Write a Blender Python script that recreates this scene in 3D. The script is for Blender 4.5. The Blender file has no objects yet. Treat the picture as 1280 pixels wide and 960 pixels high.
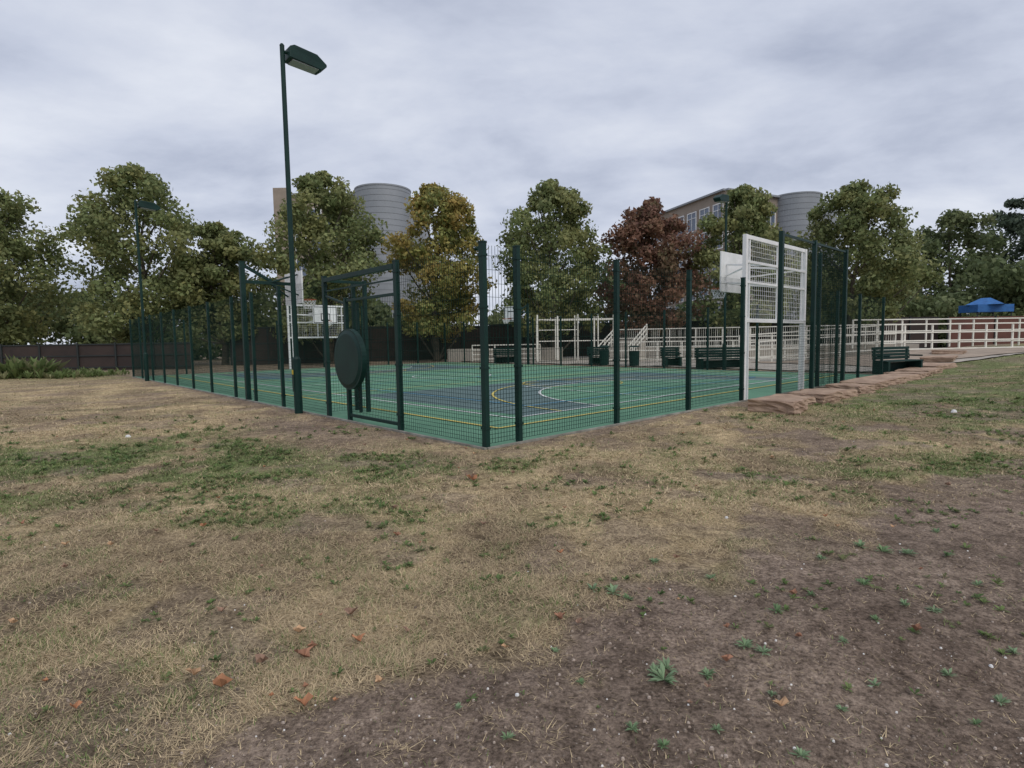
import bpy, bmesh, math, random
import numpy as np
from mathutils import Vector, Matrix
random.seed(7)
rng = np.random.default_rng(7)
scene = bpy.context.scene

# ------------------------------------------------------------------ materials
def new_mat(name):
    m = bpy.data.materials.new(name); m.use_nodes = True
    nt = m.node_tree; bs = nt.nodes['Principled BSDF']
    return m, nt, bs

def mat(name, c1, c2=None, scale=4.0, rough=0.7, metal=0.0, bump=0.0, bscale=60, spec=0.3, detail=6):
    m, nt, bs = new_mat(name)
    bs.inputs['Roughness'].default_value = rough
    bs.inputs['Metallic'].default_value = metal
    bs.inputs['Specular IOR Level'].default_value = spec
    tc = nt.nodes.new('ShaderNodeTexCoord')
    if c2 is None:
        c2 = tuple(c*0.8 for c in c1)
    n = nt.nodes.new('ShaderNodeTexNoise'); n.inputs['Scale'].default_value = scale
    n.inputs['Detail'].default_value = detail; n.inputs['Roughness'].default_value = 0.65
    nt.links.new(tc.outputs['Object'], n.inputs['Vector'])
    r = nt.nodes.new('ShaderNodeValToRGB')
    r.color_ramp.elements[0].position = 0.35; r.color_ramp.elements[0].color = (*c2, 1)
    r.color_ramp.elements[1].position = 0.65; r.color_ramp.elements[1].color = (*c1, 1)
    nt.links.new(n.outputs['Fac'], r.inputs['Fac'])
    nt.links.new(r.outputs['Color'], bs.inputs['Base Color'])
    if bump > 0:
        n2 = nt.nodes.new('ShaderNodeTexNoise'); n2.inputs['Scale'].default_value = bscale
        n2.inputs['Detail'].default_value = 5
        nt.links.new(tc.outputs['Object'], n2.inputs['Vector'])
        b = nt.nodes.new('ShaderNodeBump'); b.inputs['Strength'].default_value = bump
        b.inputs['Distance'].default_value = 0.02
        nt.links.new(n2.outputs['Fac'], b.inputs['Height'])
        nt.links.new(b.outputs['Normal'], bs.inputs['Normal'])
    return m

def leaf_mat(name, transl=0.25, rough=0.6):
    m, nt, bs = new_mat(name)
    at = nt.nodes.new('ShaderNodeAttribute'); at.attribute_name = 'Col'
    nt.links.new(at.outputs['Color'], bs.inputs['Base Color'])
    bs.inputs['Roughness'].default_value = rough
    bs.inputs['Specular IOR Level'].default_value = 0.2
    if transl>0:
        tr = nt.nodes.new('ShaderNodeBsdfTranslucent')
        nt.links.new(at.outputs['Color'], tr.inputs['Color'])
        mx = nt.nodes.new('ShaderNodeMixShader'); mx.inputs[0].default_value = transl
        out = nt.nodes['Material Output']
        nt.links.new(bs.outputs[0], mx.inputs[1]); nt.links.new(tr.outputs[0], mx.inputs[2])
        nt.links.new(mx.outputs[0], out.inputs['Surface'])
    return m

M_green = mat('fence_green_paint', (0.006,0.033,0.026), (0.004,0.022,0.019), 3, 0.5, 0, 0.05, 80, 0.25)
M_wire = mat('fence_wire_green', (0.006,0.028,0.020), (0.004,0.019,0.014), 3, 0.6, 0,0,1,.12)
M_white = mat('white_paint', (0.82,0.82,0.82), (0.70,0.71,0.70), 3, 0.45)
M_dark = mat('dark_steel', (0.03,0.035,0.035), None, 5, 0.5)
M_cream = mat('cream_paint', (0.80,0.78,0.70), (0.70,0.68,0.60), 2, 0.55)
M_conc = mat('concrete', (0.46,0.42,0.36), (0.32,0.29,0.255), .8, 0.9, 0, 0.3, 40)
M_kerb = mat('kerb_concrete', (0.34,0.33,0.29), (0.16,0.15,0.13), 3, 0.9, 0, 0.3, 60)
M_path = mat('path_surface', (0.37,0.30,0.235), (0.28,0.225,0.18), 1.2, 0.95, 0, 0.3, 30)
M_slab = mat('buff_sandstone', (0.43,0.31,0.225), (0.28,0.19,0.14), 3, 0.9, 0, 0.8, 18)
M_hoard = mat('brown_boards', (0.052,0.036,0.031), (0.034,0.025,0.023), 0.8, 0.7)
M_redwall = mat('red_brown_wall', (0.15,0.065,0.05), (0.10,0.048,0.038), 0.8, 0.8)
M_tan = mat('tan_brick', (0.33,0.275,0.225), (0.27,0.225,0.185), 0.8, 0.9)
M_clad = mat('grey_cladding', (0.29,0.31,0.335), (0.24,0.26,0.28), 0.3, 0.5)
M_cladd = mat('grey_cladding_joint', (0.20,0.21,0.225), None, 0.3, 0.6)
M_glass = mat('window_glass', (0.14,0.18,0.25), (0.07,0.09,0.13), 0.4, 0.15, 0, 0, 1, 0.7)
M_bark = mat('bark', (0.14,0.12,0.09), (0.07,0.06,0.05), 3, 0.95, 0, 0.8, 8)
M_leaf = leaf_mat('foliage', .38)
M_grass = leaf_mat('grass_blades', 0, 0.8)
M_dead = leaf_mat('dead_leaf', 0, 0.8)
M_court = mat('court_green', (0.125,0.28,0.18), (0.095,0.23,0.145), 0.7, 0.75, 0, 0.15, 200, 0.35)
M_slate = mat('court_slate', (0.105,0.165,0.165), (0.085,0.138,0.138), 0.7, 0.75, 0, 0.15, 200, 0.35)
M_lw = mat('line_white', (0.72,0.74,0.73), (0.52,0.56,0.55), 4, 0.8)
M_ly = mat('line_yellow', (0.66,0.54,0.14), (0.50,0.42,0.12), 4, 0.8)
M_lb = mat('line_blue', (0.06,0.26,0.44), (0.05,0.20,0.34), 4, 0.8)
M_orange = mat('hoop_orange', (0.45,0.10,0.03), None, 5, 0.5)
M_yel = mat('yellow_label', (0.6,0.45,0.04), None, 5, 0.5)
M_blue = mat('blue_tarpaulin', (0.04,0.16,0.42), (0.03,0.11,0.3), 3, 0.6)
M_lens = mat('lamp_glass', (0.35,0.38,0.38), None, 5, 0.2)

# ------------------------------------------------------------------ helpers
def link(ob, parent=None):
    scene.collection.objects.link(ob)
    if parent: ob.parent = parent
    return ob

def empty(name, loc=(0,0,0)):
    e = bpy.data.objects.new(name, None); e.empty_display_size = 0.3
    scene.collection.objects.link(e); return e

class MB:
    def __init__(s): s.v=[]; s.f=[]
    def box(s, c, ax, ay, az):
        c=Vector(c); ax=Vector(ax); ay=Vector(ay); az=Vector(az); i=len(s.v)
        for sz in (-1,1):
            for sx,sy in ((-1,-1),(1,-1),(1,1),(-1,1)):
                s.v.append(tuple(c+ax*sx*.5+ay*sy*.5+az*sz*.5))
        s.f += [(i,i+3,i+2,i+1),(i+4,i+5,i+6,i+7),(i,i+1,i+5,i+4),(i+1,i+2,i+6,i+5),(i+2,i+3,i+7,i+6),(i+3,i,i+4,i+7)]
    def beam(s, p0, p1, w, d=None, side=None):
        d = d or w; p0=Vector(p0); p1=Vector(p1); a=p1-p0; u=a.normalized()
        ref = Vector(side) if side is not None else (Vector((0,0,1)) if abs(u.z)<.9 else Vector((L[0],L[1],0)))
        x=u.cross(ref).normalized(); y=u.cross(x).normalized()
        s.box((p0+p1)/2, x*w, y*d, a)
    def cyl(s, p0, p1, r0, r1=None, n=10, cap=True):
        r1 = r0 if r1 is None else r1
        p0=Vector(p0); p1=Vector(p1); u=(p1-p0).normalized()
        ref = Vector((0,0,1)) if abs(u.z)<.9 else Vector((1,0,0))
        x=u.cross(ref).normalized(); y=u.cross(x).normalized(); i=len(s.v)
        for p,r in ((p0,r0),(p1,r1)):
            for k in range(n):
                a=2*math.pi*k/n; s.v.append(tuple(p+x*math.cos(a)*r+y*math.sin(a)*r))
        for k in range(n):
            k2=(k+1)%n; s.f.append((i+k,i+k2,i+n+k2,i+n+k))
        if cap:
            s.f.append(tuple(i+k for k in range(n))[::-1]); s.f.append(tuple(i+n+k for k in range(n)))
    def poly(s, pts):
        i=len(s.v); s.v += [tuple(p) for p in pts]; s.f.append(tuple(range(i,i+len(pts))))
    def make(s, name, m, parent=None, smooth=False, bevel=0):
        me=bpy.data.meshes.new(name); me.from_pydata(s.v,[],s.f); me.update()
        ob=bpy.data.objects.new(name,me); me.materials.append(m)
        if smooth:
            for p in me.polygons: p.use_smooth=True
        if bevel:
            b=ob.modifiers.new('bevel','BEVEL'); b.width=bevel; b.segments=2
        return link(ob,parent)

def soup(name, V, k, C, m, parent=None):
    n=len(V)//k
    me=bpy.data.meshes.new(name)
    me.vertices.add(n*k); me.vertices.foreach_set('co', V.astype(np.float32).ravel())
    me.loops.add(n*k); me.loops.foreach_set('vertex_index', np.arange(n*k,dtype=np.int32))
    me.polygons.add(n); me.polygons.foreach_set('loop_start', np.arange(0,n*k,k,dtype=np.int32))
    me.update(calc_edges=True)
    ca=me.color_attributes.new('Col','FLOAT_COLOR','POINT')
    col=np.ones((n*k,4),np.float32); col[:,:3]=C; ca.data.foreach_set('color', col.ravel())
    me.materials.append(m)
    ob=bpy.data.objects.new(name,me)
    return link(ob,parent)

# ------------------------------------------------------------------ court frame
L=(-0.6765,0.7365); R=(0.7365,0.6765); C0=(-0.40,8.28)
LV=Vector((L[0],L[1],0)); RV=Vector((R[0],R[1],0)); ZV=Vector((0,0,1))
LA, LB = 29.1, 20.3
def P(a,b,z=0.0): return Vector((C0[0]+a*L[0]+b*R[0], C0[1]+a*L[1]+b*R[1], z))
def ab(x,y):
    dx=x-C0[0]; dy=y-C0[1]
    return dx*L[0]+dy*L[1], dx*R[0]+dy*R[1]

# ------------------------------------------------------------------ noise
def _h(ix,iy,seed):
    n=(ix*374761393+iy*668265263+seed*1442695041)&0xffffffff
    n=((n^(n>>13))*1274126177)&0xffffffff
    return ((n^(n>>16))&0xffff)/65535.0
def vnoise(x,y,seed=0):
    x=np.asarray(x,float); y=np.asarray(y,float)
    ix=np.floor(x).astype(np.int64); iy=np.floor(y).astype(np.int64)
    fx=x-ix; fy=y-iy; fx=fx*fx*(3-2*fx); fy=fy*fy*(3-2*fy)
    a=_h(ix,iy,seed); b=_h(ix+1,iy,seed); c=_h(ix,iy+1,seed); d=_h(ix+1,iy+1,seed)
    return (a*(1-fx)+b*fx)*(1-fy)+(c*(1-fx)+d*fx)*fy
def fbm(x,y,s,seed=0,o=4):
    r=0; w=1; t=0
    for k in range(o):
        r=r+w*vnoise(x/s*2**k+17.3*k,y/s*2**k-9.1*k,seed+k); t+=w; w*=.55
    return r/t
def sm(e0,e1,x):
    t=np.clip((x-e0)/(e1-e0),0,1); return t*t*(3-2*t)

def gz(x,y):
    x=np.asarray(x,float); y=np.asarray(y,float)
    a,b=ab(x,y); s=-a
    rise=0.62*np.maximum(sm(.8,8,s)*sm(6,22,b), sm(22,32,b)*sm(-8,0,s))
    do=np.maximum(np.maximum(-a,a-LA),np.maximum(-b,b-LB))
    k=sm(.15,1.5,do)
    near=(fbm(x,y,1.6,3)-.5)*.12+(fbm(x,y,.35,9,3)-.5)*.045
    return rise-0.012*(1-k)+k*near

def masks(x,y):
    x=np.asarray(x,float); y=np.asarray(y,float)
    n1=fbm(x,y,1.1,21); n2=fbm(x,y,.45,33); n4=fbm(x,y,.8,91); n6=fbm(x,y,.7,131)
    a,b=ab(x,y)
    edge=3.0+.60*x-np.maximum(x-3.5,0)*.12
    soil=sm(-.30,.30,edge-y+(n1-.5)*1.5+(n2-.5)*1.3)
    do=np.maximum(-a,-b)
    soil=np.maximum(soil,.8*sm(.8,.1,do+(n2-.5)*1.4)*sm(-1,1,a+b))
    soil=np.maximum(soil,.9*np.exp(-(((a-3.8)/2.8)**2+((b+1.1)/1.0)**2)))
    soil=np.maximum(soil,.80*sm(.50,.62,n4)*sm(-1,1,x-.25*y)*(1-sm(9,14,y)))
    soil=np.maximum(soil,.55*sm(.56,.66,n4))
    # pale trampled straw tongues reach into the bare soil
    g=.95*np.exp(-(((x+5.8)/3.2)**2+((y-7.6)/2.3)**2)**1.3)
    g=g+.5*np.exp(-(((x+2.2)/2.0)**2+((y-7.0)/1.0)**2))
    g=g+.5*np.exp(-(((x+1.8)/1.2)**2+((y-5.0)/.6)**2))
    g=g+.40*np.exp(-(((x+2.2)/1.4)**2+((y-3.2)/1.0)**2))
    g=g+.6*np.exp(-(((x-4.3)/1.2)**2+((y-6.3)/.8)**2))
    g=g+.8*sm(5,11,x)*sm(7,11,y)+.40*sm(3,7,x)
    g=g+.25*np.exp(-(((x-1.5)/3)**2+((y-6.8)/1.5)**2))
    g=g+.9*sm(25,33,y)*(x<0)
    gg=np.clip(g,0,1)
    green=gg*sm(.44,.60,.45*n1+.55*n2+.10*gg)
    green=np.clip(green+.26*sm(.50,.62,n6),0,1)
    return soil,green,n1,n2

SOIL=np.array([.265,.205,.162]); STRAW=np.array([.48,.375,.225]); STRAWD=np.array([.29,.225,.145]); GREEN=np.array([.165,.19,.085])
# ------------------------------------------------------------------ ground
def axis(lo,hi,step,far,grow):
    a=list(np.arange(lo,hi,step)); s=step; v=hi
    while v<far: a.append(v); s*=grow; v+=s
    s=step*grow; v=lo-s
    while v>-far: a.insert(0,v); s*=grow; v-=s
    return np.array(a)
xs=axis(-10,11,.055,500,1.07); ys=axis(1.4,12.5,.055,600,1.07)
X,Y=np.meshgrid(xs,ys); nx,ny=len(xs),len(ys)
x=X.ravel(); y=Y.ravel(); z=gz(x,y)
idx=np.arange(nx*ny).reshape(ny,nx)
F=np.stack([idx[:-1,:-1],idx[:-1,1:],idx[1:,1:],idx[1:,:-1]],-1).reshape(-1,4)
me=bpy.data.meshes.new('ground')
me.vertices.add(len(x)); me.vertices.foreach_set('co',np.stack([x,y,z],1).astype(np.float32).ravel())
me.loops.add(F.size); me.loops.foreach_set('vertex_index',F.astype(np.int32).ravel())
me.polygons.add(len(F)); me.polygons.foreach_set('loop_start',np.arange(0,F.size,4,dtype=np.int32))
me.polygons.foreach_set('use_smooth',np.ones(len(F),dtype=bool))
me.update(calc_edges=True)
soil,green,n1,n2=masks(x,y)
st=STRAWD[None]*(1-sm(.38,.58,n1)[:,None])+STRAW[None]*sm(.38,.58,n1)[:,None]
c=st*(1-green[:,None])+GREEN[None]*green[:,None]
c=c*(1-soil[:,None])+SOIL[None]*(1+.6*(n2[:,None]-.5))*soil[:,None]
ca=me.color_attributes.new('Col','FLOAT_COLOR','POINT')
cc=np.ones((len(x),4),np.float32); cc[:,:3]=c; ca.data.foreach_set('color',cc.ravel())
gm,nt,bs=new_mat('ground_earth')
bs.inputs['Roughness'].default_value=.95; bs.inputs['Specular IOR Level'].default_value=.1
at=nt.nodes.new('ShaderNodeAttribute'); at.attribute_name='Col'
tc=nt.nodes.new('ShaderNodeTexCoord')
def noise(scale,detail=6,rough=.7):
    n=nt.nodes.new('ShaderNodeTexNoise'); n.inputs['Scale'].default_value=scale; n.inputs['Detail'].default_value=detail
    n.inputs['Roughness'].default_value=rough; nt.links.new(tc.outputs['Object'],n.inputs['Vector']); return n
def ramp(src,p0,c0,p1,c1):
    r=nt.nodes.new('ShaderNodeValToRGB'); r.color_ramp.elements[0].position=p0; r.color_ramp.elements[1].position=p1
    r.color_ramp.elements[0].color=(*c0,1); r.color_ramp.elements[1].color=(*c1,1); nt.links.new(src,r.inputs['Fac']); return r
def mul(a,b,mode='MULTIPLY',fac=1.0):
    m=nt.nodes.new('ShaderNodeMix'); m.data_type='RGBA'; m.blend_type=mode; m.inputs[0].default_value=fac
    nt.links.new(a,m.inputs[6]); nt.links.new(b,m.inputs[7]); return m.outputs[2]
nA=noise(7,8,.78); nB=noise(45,6,.75); nC=noise(1.2,5,.6)
r1=ramp(nA.outputs['Fac'],.36,(.54,.52,.51),.64,(1.42,1.42,1.42))
r2=ramp(nB.outputs['Fac'],.36,(.44,.43,.42),.64,(1.55,1.55,1.53))
r3=ramp(nC.outputs['Fac'],.35,(.80,.78,.78),.65,(1.18,1.18,1.18))
o=mul(at.outputs['Color'],r1.outputs['Color']); o=mul(o,r2.outputs['Color']); o=mul(o,r3.outputs['Color'])
vo=nt.nodes.new('ShaderNodeTexVoronoi'); vo.inputs['Scale'].default_value=38; nt.links.new(tc.outputs['Object'],vo.inputs['Vector'])
rv=ramp(vo.outputs['Distance'],.10,(1,1,1),.17,(0,0,0))
mx=nt.nodes.new('ShaderNodeMix'); mx.data_type='RGBA'
nD=noise(9,2); rd=ramp(nD.outputs['Fac'],.50,(0,0,0),.58,(.85,.85,.85))
f=mul(rv.outputs['Color'],rd.outputs['Color'])
nt.links.new(f,mx.inputs[0]); nt.links.new(o,mx.inputs[6]); mx.inputs[7].default_value=(.46,.40,.35,1)
nt.links.new(mx.outputs[2],bs.inputs['Base Color'])
bp=nt.nodes.new('ShaderNodeBump'); bp.inputs['Strength'].default_value=1.0; bp.inputs['Distance'].default_value=.03
ad=nt.nodes.new('ShaderNodeMath'); ad.operation='ADD'; nt.links.new(nA.outputs['Fac'],ad.inputs[0]); nt.links.new(nB.outputs['Fac'],ad.inputs[1])
nt.links.new(ad.outputs[0],bp.inputs['Height']); nt.links.new(bp.outputs['Normal'],bs.inputs['Normal'])
me.materials.append(gm)
link(bpy.data.objects.new('ground',me))

# ------------------------------------------------------------------ grass blades
def outside(x,y,m=.05):
    a,b=ab(x,y); return ~((a>-m)&(a<LA+m)&(b>-m)&(b<LB+m))
def make_blades(r,x,y,green,n1,soil,hmul,wmul,az=None,isg=None,hs=None,flat=1.0):
    m=len(x)
    if isg is None: isg=r.random(m)<(green*.75+.06)
    h=(.014+.030*r.random(m)**1.5)*hmul*(1-.4*soil)
    if hs is not None: h=h*hs
    lean=np.where(isg,.4+.8*r.random(m),.7+2.4*r.random(m))
    if az is None: az=r.random(m)*2*np.pi
    w=(.0013+.0014*r.random(m))*wmul
    L_=h*lean; z=gz(x,y)
    bx=np.cos(az); by=np.sin(az); px=-by*w; py=bx*w
    V=np.empty((m,3,3))
    V[:,0]=np.stack([x-px,y-py,z-.003],1); V[:,1]=np.stack([x+px,y+py,z-.003],1)
    V[:,2]=np.stack([x+bx*L_,y+by*L_,z+h*flat*np.where(isg,.9,.3+.5*r.random(m))],1)
    q=r.random(m)[:,None]
    col=np.array([.66,.52,.32])*q+np.array([.29,.22,.14])*(1-q)
    gcol=np.array([.22,.27,.10])*q+np.array([.12,.155,.06])*(1-q)
    col=np.where(isg[:,None],gcol,col)*(.70+.6*n1[:,None])
    return V.reshape(-1,3), np.repeat(col,3,0)
def blades(n, ylo, yhi, hmul, wmul, seed):
    r=np.random.default_rng(seed)
    t=r.random(n); y=ylo*(yhi/ylo)**t if seed%2 else ylo+(yhi-ylo)*t
    x=(r.random(n)*2-1)*(y*1.0+.3)
    soil,green,n1,n2=masks(x,y)
    n5=fbm(x,y,.16,77,3)
    dens=(1-.95*soil)*sm(.32,.60,.55*n5+.45*n2+.04)
    keep=(r.random(n)<dens)&outside(x,y)
    x=x[keep]; y=y[keep]
    return make_blades(r,x,y,green[keep],n1[keep],soil[keep],hmul,wmul)
def tufts(nc, ylo, yhi, per, seed, rad, hmul, wmul):
    r=np.random.default_rng(seed)
    y=ylo*(yhi/ylo)**r.random(nc); x=(r.random(nc)*2-1)*(y*1.0+.3)
    soil,green,n1,n2=masks(x,y); cl=fbm(x,y,.9,61,3)
    keep=(r.random(nc)<np.clip(1-1.6*soil,0,1)*sm(.42,.60,cl)+.006)&outside(x,y,.12)
    x=x[keep];y=y[keep];green=green[keep];n1=n1[keep];soil=soil[keep]; m=len(x)
    gg=r.random(m)<green*.85+.08; hh=.7+.7*r.random(m); rr=rad*(.5+r.random(m))
    i=np.repeat(np.arange(m),per); az=r.random(m*per)*6.283; d=rr[i]*np.sqrt(r.random(m*per))
    return make_blades(r,x[i]+np.cos(az)*d,y[i]+np.sin(az)*d,green[i],n1[i],soil[i]*.5,hmul,wmul,az+r.normal(size=m*per)*1.2,gg[i],hh[i],.7)
parts=[blades(330000,1.7,5.5,1.0,1.0,11), blades(200000,5.0,13,1.2,2.0,12), blades(70000,10,30,1.5,4.5,14),
       tufts(6000,1.8,9,34,21,.07,1.2,1.05), tufts(2600,6,22,22,22,.10,1.6,2.4)]
soup('dry_grass',np.concatenate([p[0] for p in parts]),3,np.concatenate([p[1] for p in parts]),M_grass)

# ------------------------------------------------------------------ weeds
def rosettes(pts, rad, nl, seed, cols, tilt=(.25,.8), wid=.22):
    r=np.random.default_rng(seed); V=[];C=[]
    for (px,py),R_ in zip(pts,rad):
        z0=float(gz(px,py))+.004; base=cols[r.integers(len(cols))]
        for k in range(nl+r.integers(-2,4)):
            a=r.random()*6.283; t=tilt[0]+(tilt[1]-tilt[0])*r.random(); l=R_*(.55+.5*r.random())
            d=np.array([math.cos(a)*math.cos(t),math.sin(a)*math.cos(t),math.sin(t)])
            s=np.array([-math.sin(a),math.cos(a),0])*l*wid*(.8+.5*r.random())
            b=np.array([px,py,z0]); mid=b+d*l*.55; tip=b+d*l*np.array([1,1,.75])
            V+= [b,mid+s,tip,mid-s]; c=np.array(base)*(.75+.5*r.random()); C+=[c]*4
    return np.array(V),np.array(C)
wp=[(.69,2.51,.095),(.73,2.59,.075),(.66,2.56,.06),(1.5,3.11,.06),(1.18,2.78,.065),(1.25,2.72,.055),(.91,2.56,.06),(2.21,3.44,.065),(2.26,3.14,.055),(2.4,3.1,.055),(2.05,2.54,.05),(2.13,2.35,.05),
 (1.64,2.45,.045),(.47,2.18,.045),(.81,2.16,.035),(.57,2.07,.04),(-.04,2.1,.04),(1.08,2.02,.05),(-.26,2.33,.03),(.62,3.44,.075),(.5,3.5,.065),(.7,3.36,.055),(2.7,4.0,.085),(2.6,4.1,.075),(2.85,3.95,.075),
 (1.3,3.6,.055),(1.8,3.3,.045),(2.0,3.0,.045),(1.7,2.8,.04),(1.4,2.3,.035),(3.1,3.9,.055),(3.4,4.4,.055),(2.2,3.9,.055),(1.0,3.9,.055),(2.5,2.7,.05),(.2,2.8,.035),(1.9,2.2,.035),(.3,2.5,.03),(1.15,2.4,.035),(2.9,3.4,.045)]
V1,C1=rosettes([(p[0],p[1]) for p in wp],[p[2] for p in wp],24,5,[(.25,.36,.20),(.21,.32,.16),(.28,.39,.23)],(.12,1.1),.105)
NQ=30000
q=rng.random((NQ,2)); qy=2.3*(13/2.3)**q[:,1]; qx=(q[:,0]*2-1)*(qy*1.0)
so,gr,_,_=masks(qx,qy); cl=fbm(qx,qy,.55,55,3)
k=(rng.random(NQ)<gr*.85*sm(.48,.60,cl)*sm(2,5,qy)+.004)&outside(qx,qy,.2)
qx=qx[k]; qy=qy[k]
V2,C2=rosettes(list(zip(qx,qy)),(.018+.0065*qy)*(.5+.9*rng.random(len(qx))),9,6,[(.15,.22,.075),(.12,.18,.065),(.19,.25,.095),(.18,.20,.09)],(.15,1.0),.17)
soup('weeds',np.concatenate([V1,V2]),4,np.concatenate([C1,C2]),M_leaf)
pts=[]; rad=[]
for i in range(520):
    u=random.random(); pts.append((-34+u*12+random.gauss(0,.3),30.5+random.gauss(0,.9))); rad.append(.3+.7*random.random()*(1-abs(u-.6)))
for (cx_,n_) in ((-26.2,40),(-25.4,24),(-28.6,16)):
    for i in range(n_): pts.append((cx_+random.gauss(0,.25),30+random.gauss(0,.3))); rad.append(.9+.9*random.random())
V3,C3=rosettes(pts,rad,9,8,[(.15,.20,.075),(.19,.25,.095),(.27,.27,.14)],(.7,1.4),.07)
soup('tall_weeds',V3,4,C3,M_leaf)

# ------------------------------------------------------------------ fallen leaves and stones
lp=[(-.5,6.3),(-.46,6.25),(-1.14,5.24),(-.97,3.2),(-1.28,2.7),(-.94,2.35),(-1.09,2.76),(-1.56,2.6),(-1.38,2.5),(-2.9,3.12),(2.7,4.57),(1.17,3.95),(4.5,5.7),(.25,3.12),(-.6,3.0),(-.85,2.9)]
for i in range(95):
    yy=2.2+11*random.random()**1.3; lp.append(((random.random()*2-1)*yy*.9,yy))
V=[];C=[]
for i,(px,py) in enumerate(lp):
    if not outside(np.array(px),np.array(py),.1): continue
    s=.03+.025*random.random() if i<16 else .014+.026*random.random()
    if i<2: s=.07
    a0=random.random()*6.28; z0=float(gz(px,py))+.016
    base=random.choice([(.40,.20,.11),(.32,.17,.11),(.46,.30,.18),(.28,.18,.13)])
    n=10
    ring=[]
    for k_ in range(n):
        a=a0+k_/n*6.283; rr=s*(1.0 if k_%2==0 else .6)*(.8+.3*random.random())
        ring.append(np.array([px+math.cos(a)*rr,py+math.sin(a)*rr*.7,z0+.4*s*random.random()+abs(math.cos(a-a0))*.7*s]))
    c_=np.array([px,py,z0])
    for k_ in range(n):
        V+=[c_,ring[k_],ring[(k_+1)%n]]; cc_=np.array(base)*(.7+.6*random.random()); C+=[cc_]*3
soup('fallen_leaves',np.array(V),3,np.array(C),M_dead)
V=[];C=[]
def stone(px,py,s,col):
    z0=float(gz(px,py)); ph=random.random()*6
    top=[]; bot=[]; n=6
    for k_ in range(n):
        a=ph+k_/n*6.283; r_=s*(.8+.4*random.random())
        bot.append(np.array([px+math.cos(a)*r_,py+math.sin(a)*r_*.8,z0-.004])); top.append(np.array([px+math.cos(a)*r_*.6,py+math.sin(a)*r_*.5,z0+s*.7]))
    cen=np.array([px,py,z0+s*.85])
    for k_ in range(n):
        j=(k_+1)%n
        V.extend([bot[k_],bot[j],top[j]]); V.extend([bot[k_],top[j],top[k_]]); V.extend([top[k_],top[j],cen])
        C.extend([col*(.85+.3*random.random())]*9)
for i in range(5600):
    yy=1.9+6.5*random.random()**1.5; xx=(random.random()*2-1)*yy
    sl=float(masks(xx,yy)[0])
    if random.random()>sl+.06 or not outside(np.array(xx),np.array(yy),.2): continue
    col=np.array(random.choice([(.32,.255,.205),(.40,.33,.28),(.22,.175,.14),(.14,.11,.09)])); s=.003+.009*random.random()**2.5
    if random.random()<.05: col=np.array([.70,.68,.65]); s=.004+.005*random.random()
    stone(xx,yy,s,col)
for (xx,yy,s) in [(.0,2.4,.012),(8.9,11.2,.07),(-6.8,9.8,.05),(.75,3.15,.012),(2.3,2.6,.012),(1.9,4.9,.02)]:
    stone(xx,yy,s,np.array([.65,.65,.65]))
soup('small_stones',np.array(V),3,np.array(C),M_dead)

# ------------------------------------------------------------------ court surface
court=empty('sports_court')
def rect(mb,a0,a1,b0,b1,z):
    mb.poly([P(a0,b0,z),P(a0,b1,z),P(a1,b1,z),P(a1,b0,z)])
mb=MB(); rect(mb,0,LA,0,LB,.008); mb.make('surface',M_court,court)
mb=MB(); rect(mb,2.0,9.2,2.8,LB-3.4,.012); rect(mb,19.9,LA-2,3.4,LB-3.4,.012); mb.make('coloured_thirds',M_slate,court)
def disc(mb,ca,cb,r,z,a_lo,a_hi,n=40):
    pts=[P(ca,cb,z)]+[P(ca+r*math.sin(t),cb+r*math.cos(t),z) for t in [a_lo+(a_hi-a_lo)*i/n for i in range(n+1)]]
    mb.poly(pts)
mb=MB(); disc(mb,2.0,LB/2,4.9,.016,0,math.pi); disc(mb,LA-2,LB/2,4.9,.016,math.pi,2*math.pi)
mb.make('goal_circles',M_court,court)
def arc(mb,ca,cb,r,z,a0,a1,w=.06,n=48):
    for i in range(n):
        t0=a0+(a1-a0)*i/n; t1=a0+(a1-a0)*(i+1)/n
        mb.poly([P(ca+(r-w/2)*math.sin(t0),cb+(r-w/2)*math.cos(t0),z),P(ca+(r+w/2)*math.sin(t0),cb+(r+w/2)*math.cos(t0),z),
                 P(ca+(r+w/2)*math.sin(t1),cb+(r+w/2)*math.cos(t1),z),P(ca+(r-w/2)*math.sin(t1),cb+(r-w/2)*math.cos(t1),z)])
def line(mb,a0,b0,a1,b1,z,w=.06):
    p=P(a0,b0,z); q_=P(a1,b1,z); d=(q_-p).normalized(); s=Vector((-d.y,d.x,0))*w/2
    mb.poly([p-s,p+s,q_+s,q_-s])
w_=MB(); y_=MB(); b_=MB(); zz=.020
def rectl(mb,a0,a1,b0,b1,z,w=.06):
    line(mb,a0,b0,a1,b0,z,w); line(mb,a0,b1,a1,b1,z,w); line(mb,a0,b0,a0,b1,z+.0015,w); line(mb,a1,b0,a1,b1,z+.0015,w)
rectl(w_,2.0,LA-2,2.4,LB-2.4,zz,.07); line(w_,LA/2,2.4,LA/2,LB-2.4,zz+.0015); arc(w_,2,LB/2,4.9,zz+.003,0,math.pi,.07); arc(w_,LA-2,LB/2,4.9,zz+.003,math.pi,2*math.pi)
arc(w_,LA/2,LB/2,1.8,zz+.003,0,2*math.pi)
z2=.026
rectl(y_,1.2,LA-1.2,1.3,LB-1.3,z2,.08); arc(y_,2,LB/2,6.3,z2+.003,0,math.pi); arc(y_,LA-2,LB/2,6.3,z2+.003,math.pi,2*math.pi)
arc(y_,7.2,LB/2,1.8,z2+.003,0,2*math.pi); arc(y_,LA-7.2,LB/2,1.8,z2+.003,0,2*math.pi); line(y_,10.4,1.3,10.4,LB-1.3,z2+.0015); line(y_,18.7,1.3,18.7,LB-1.3,z2+.0015)
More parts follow.
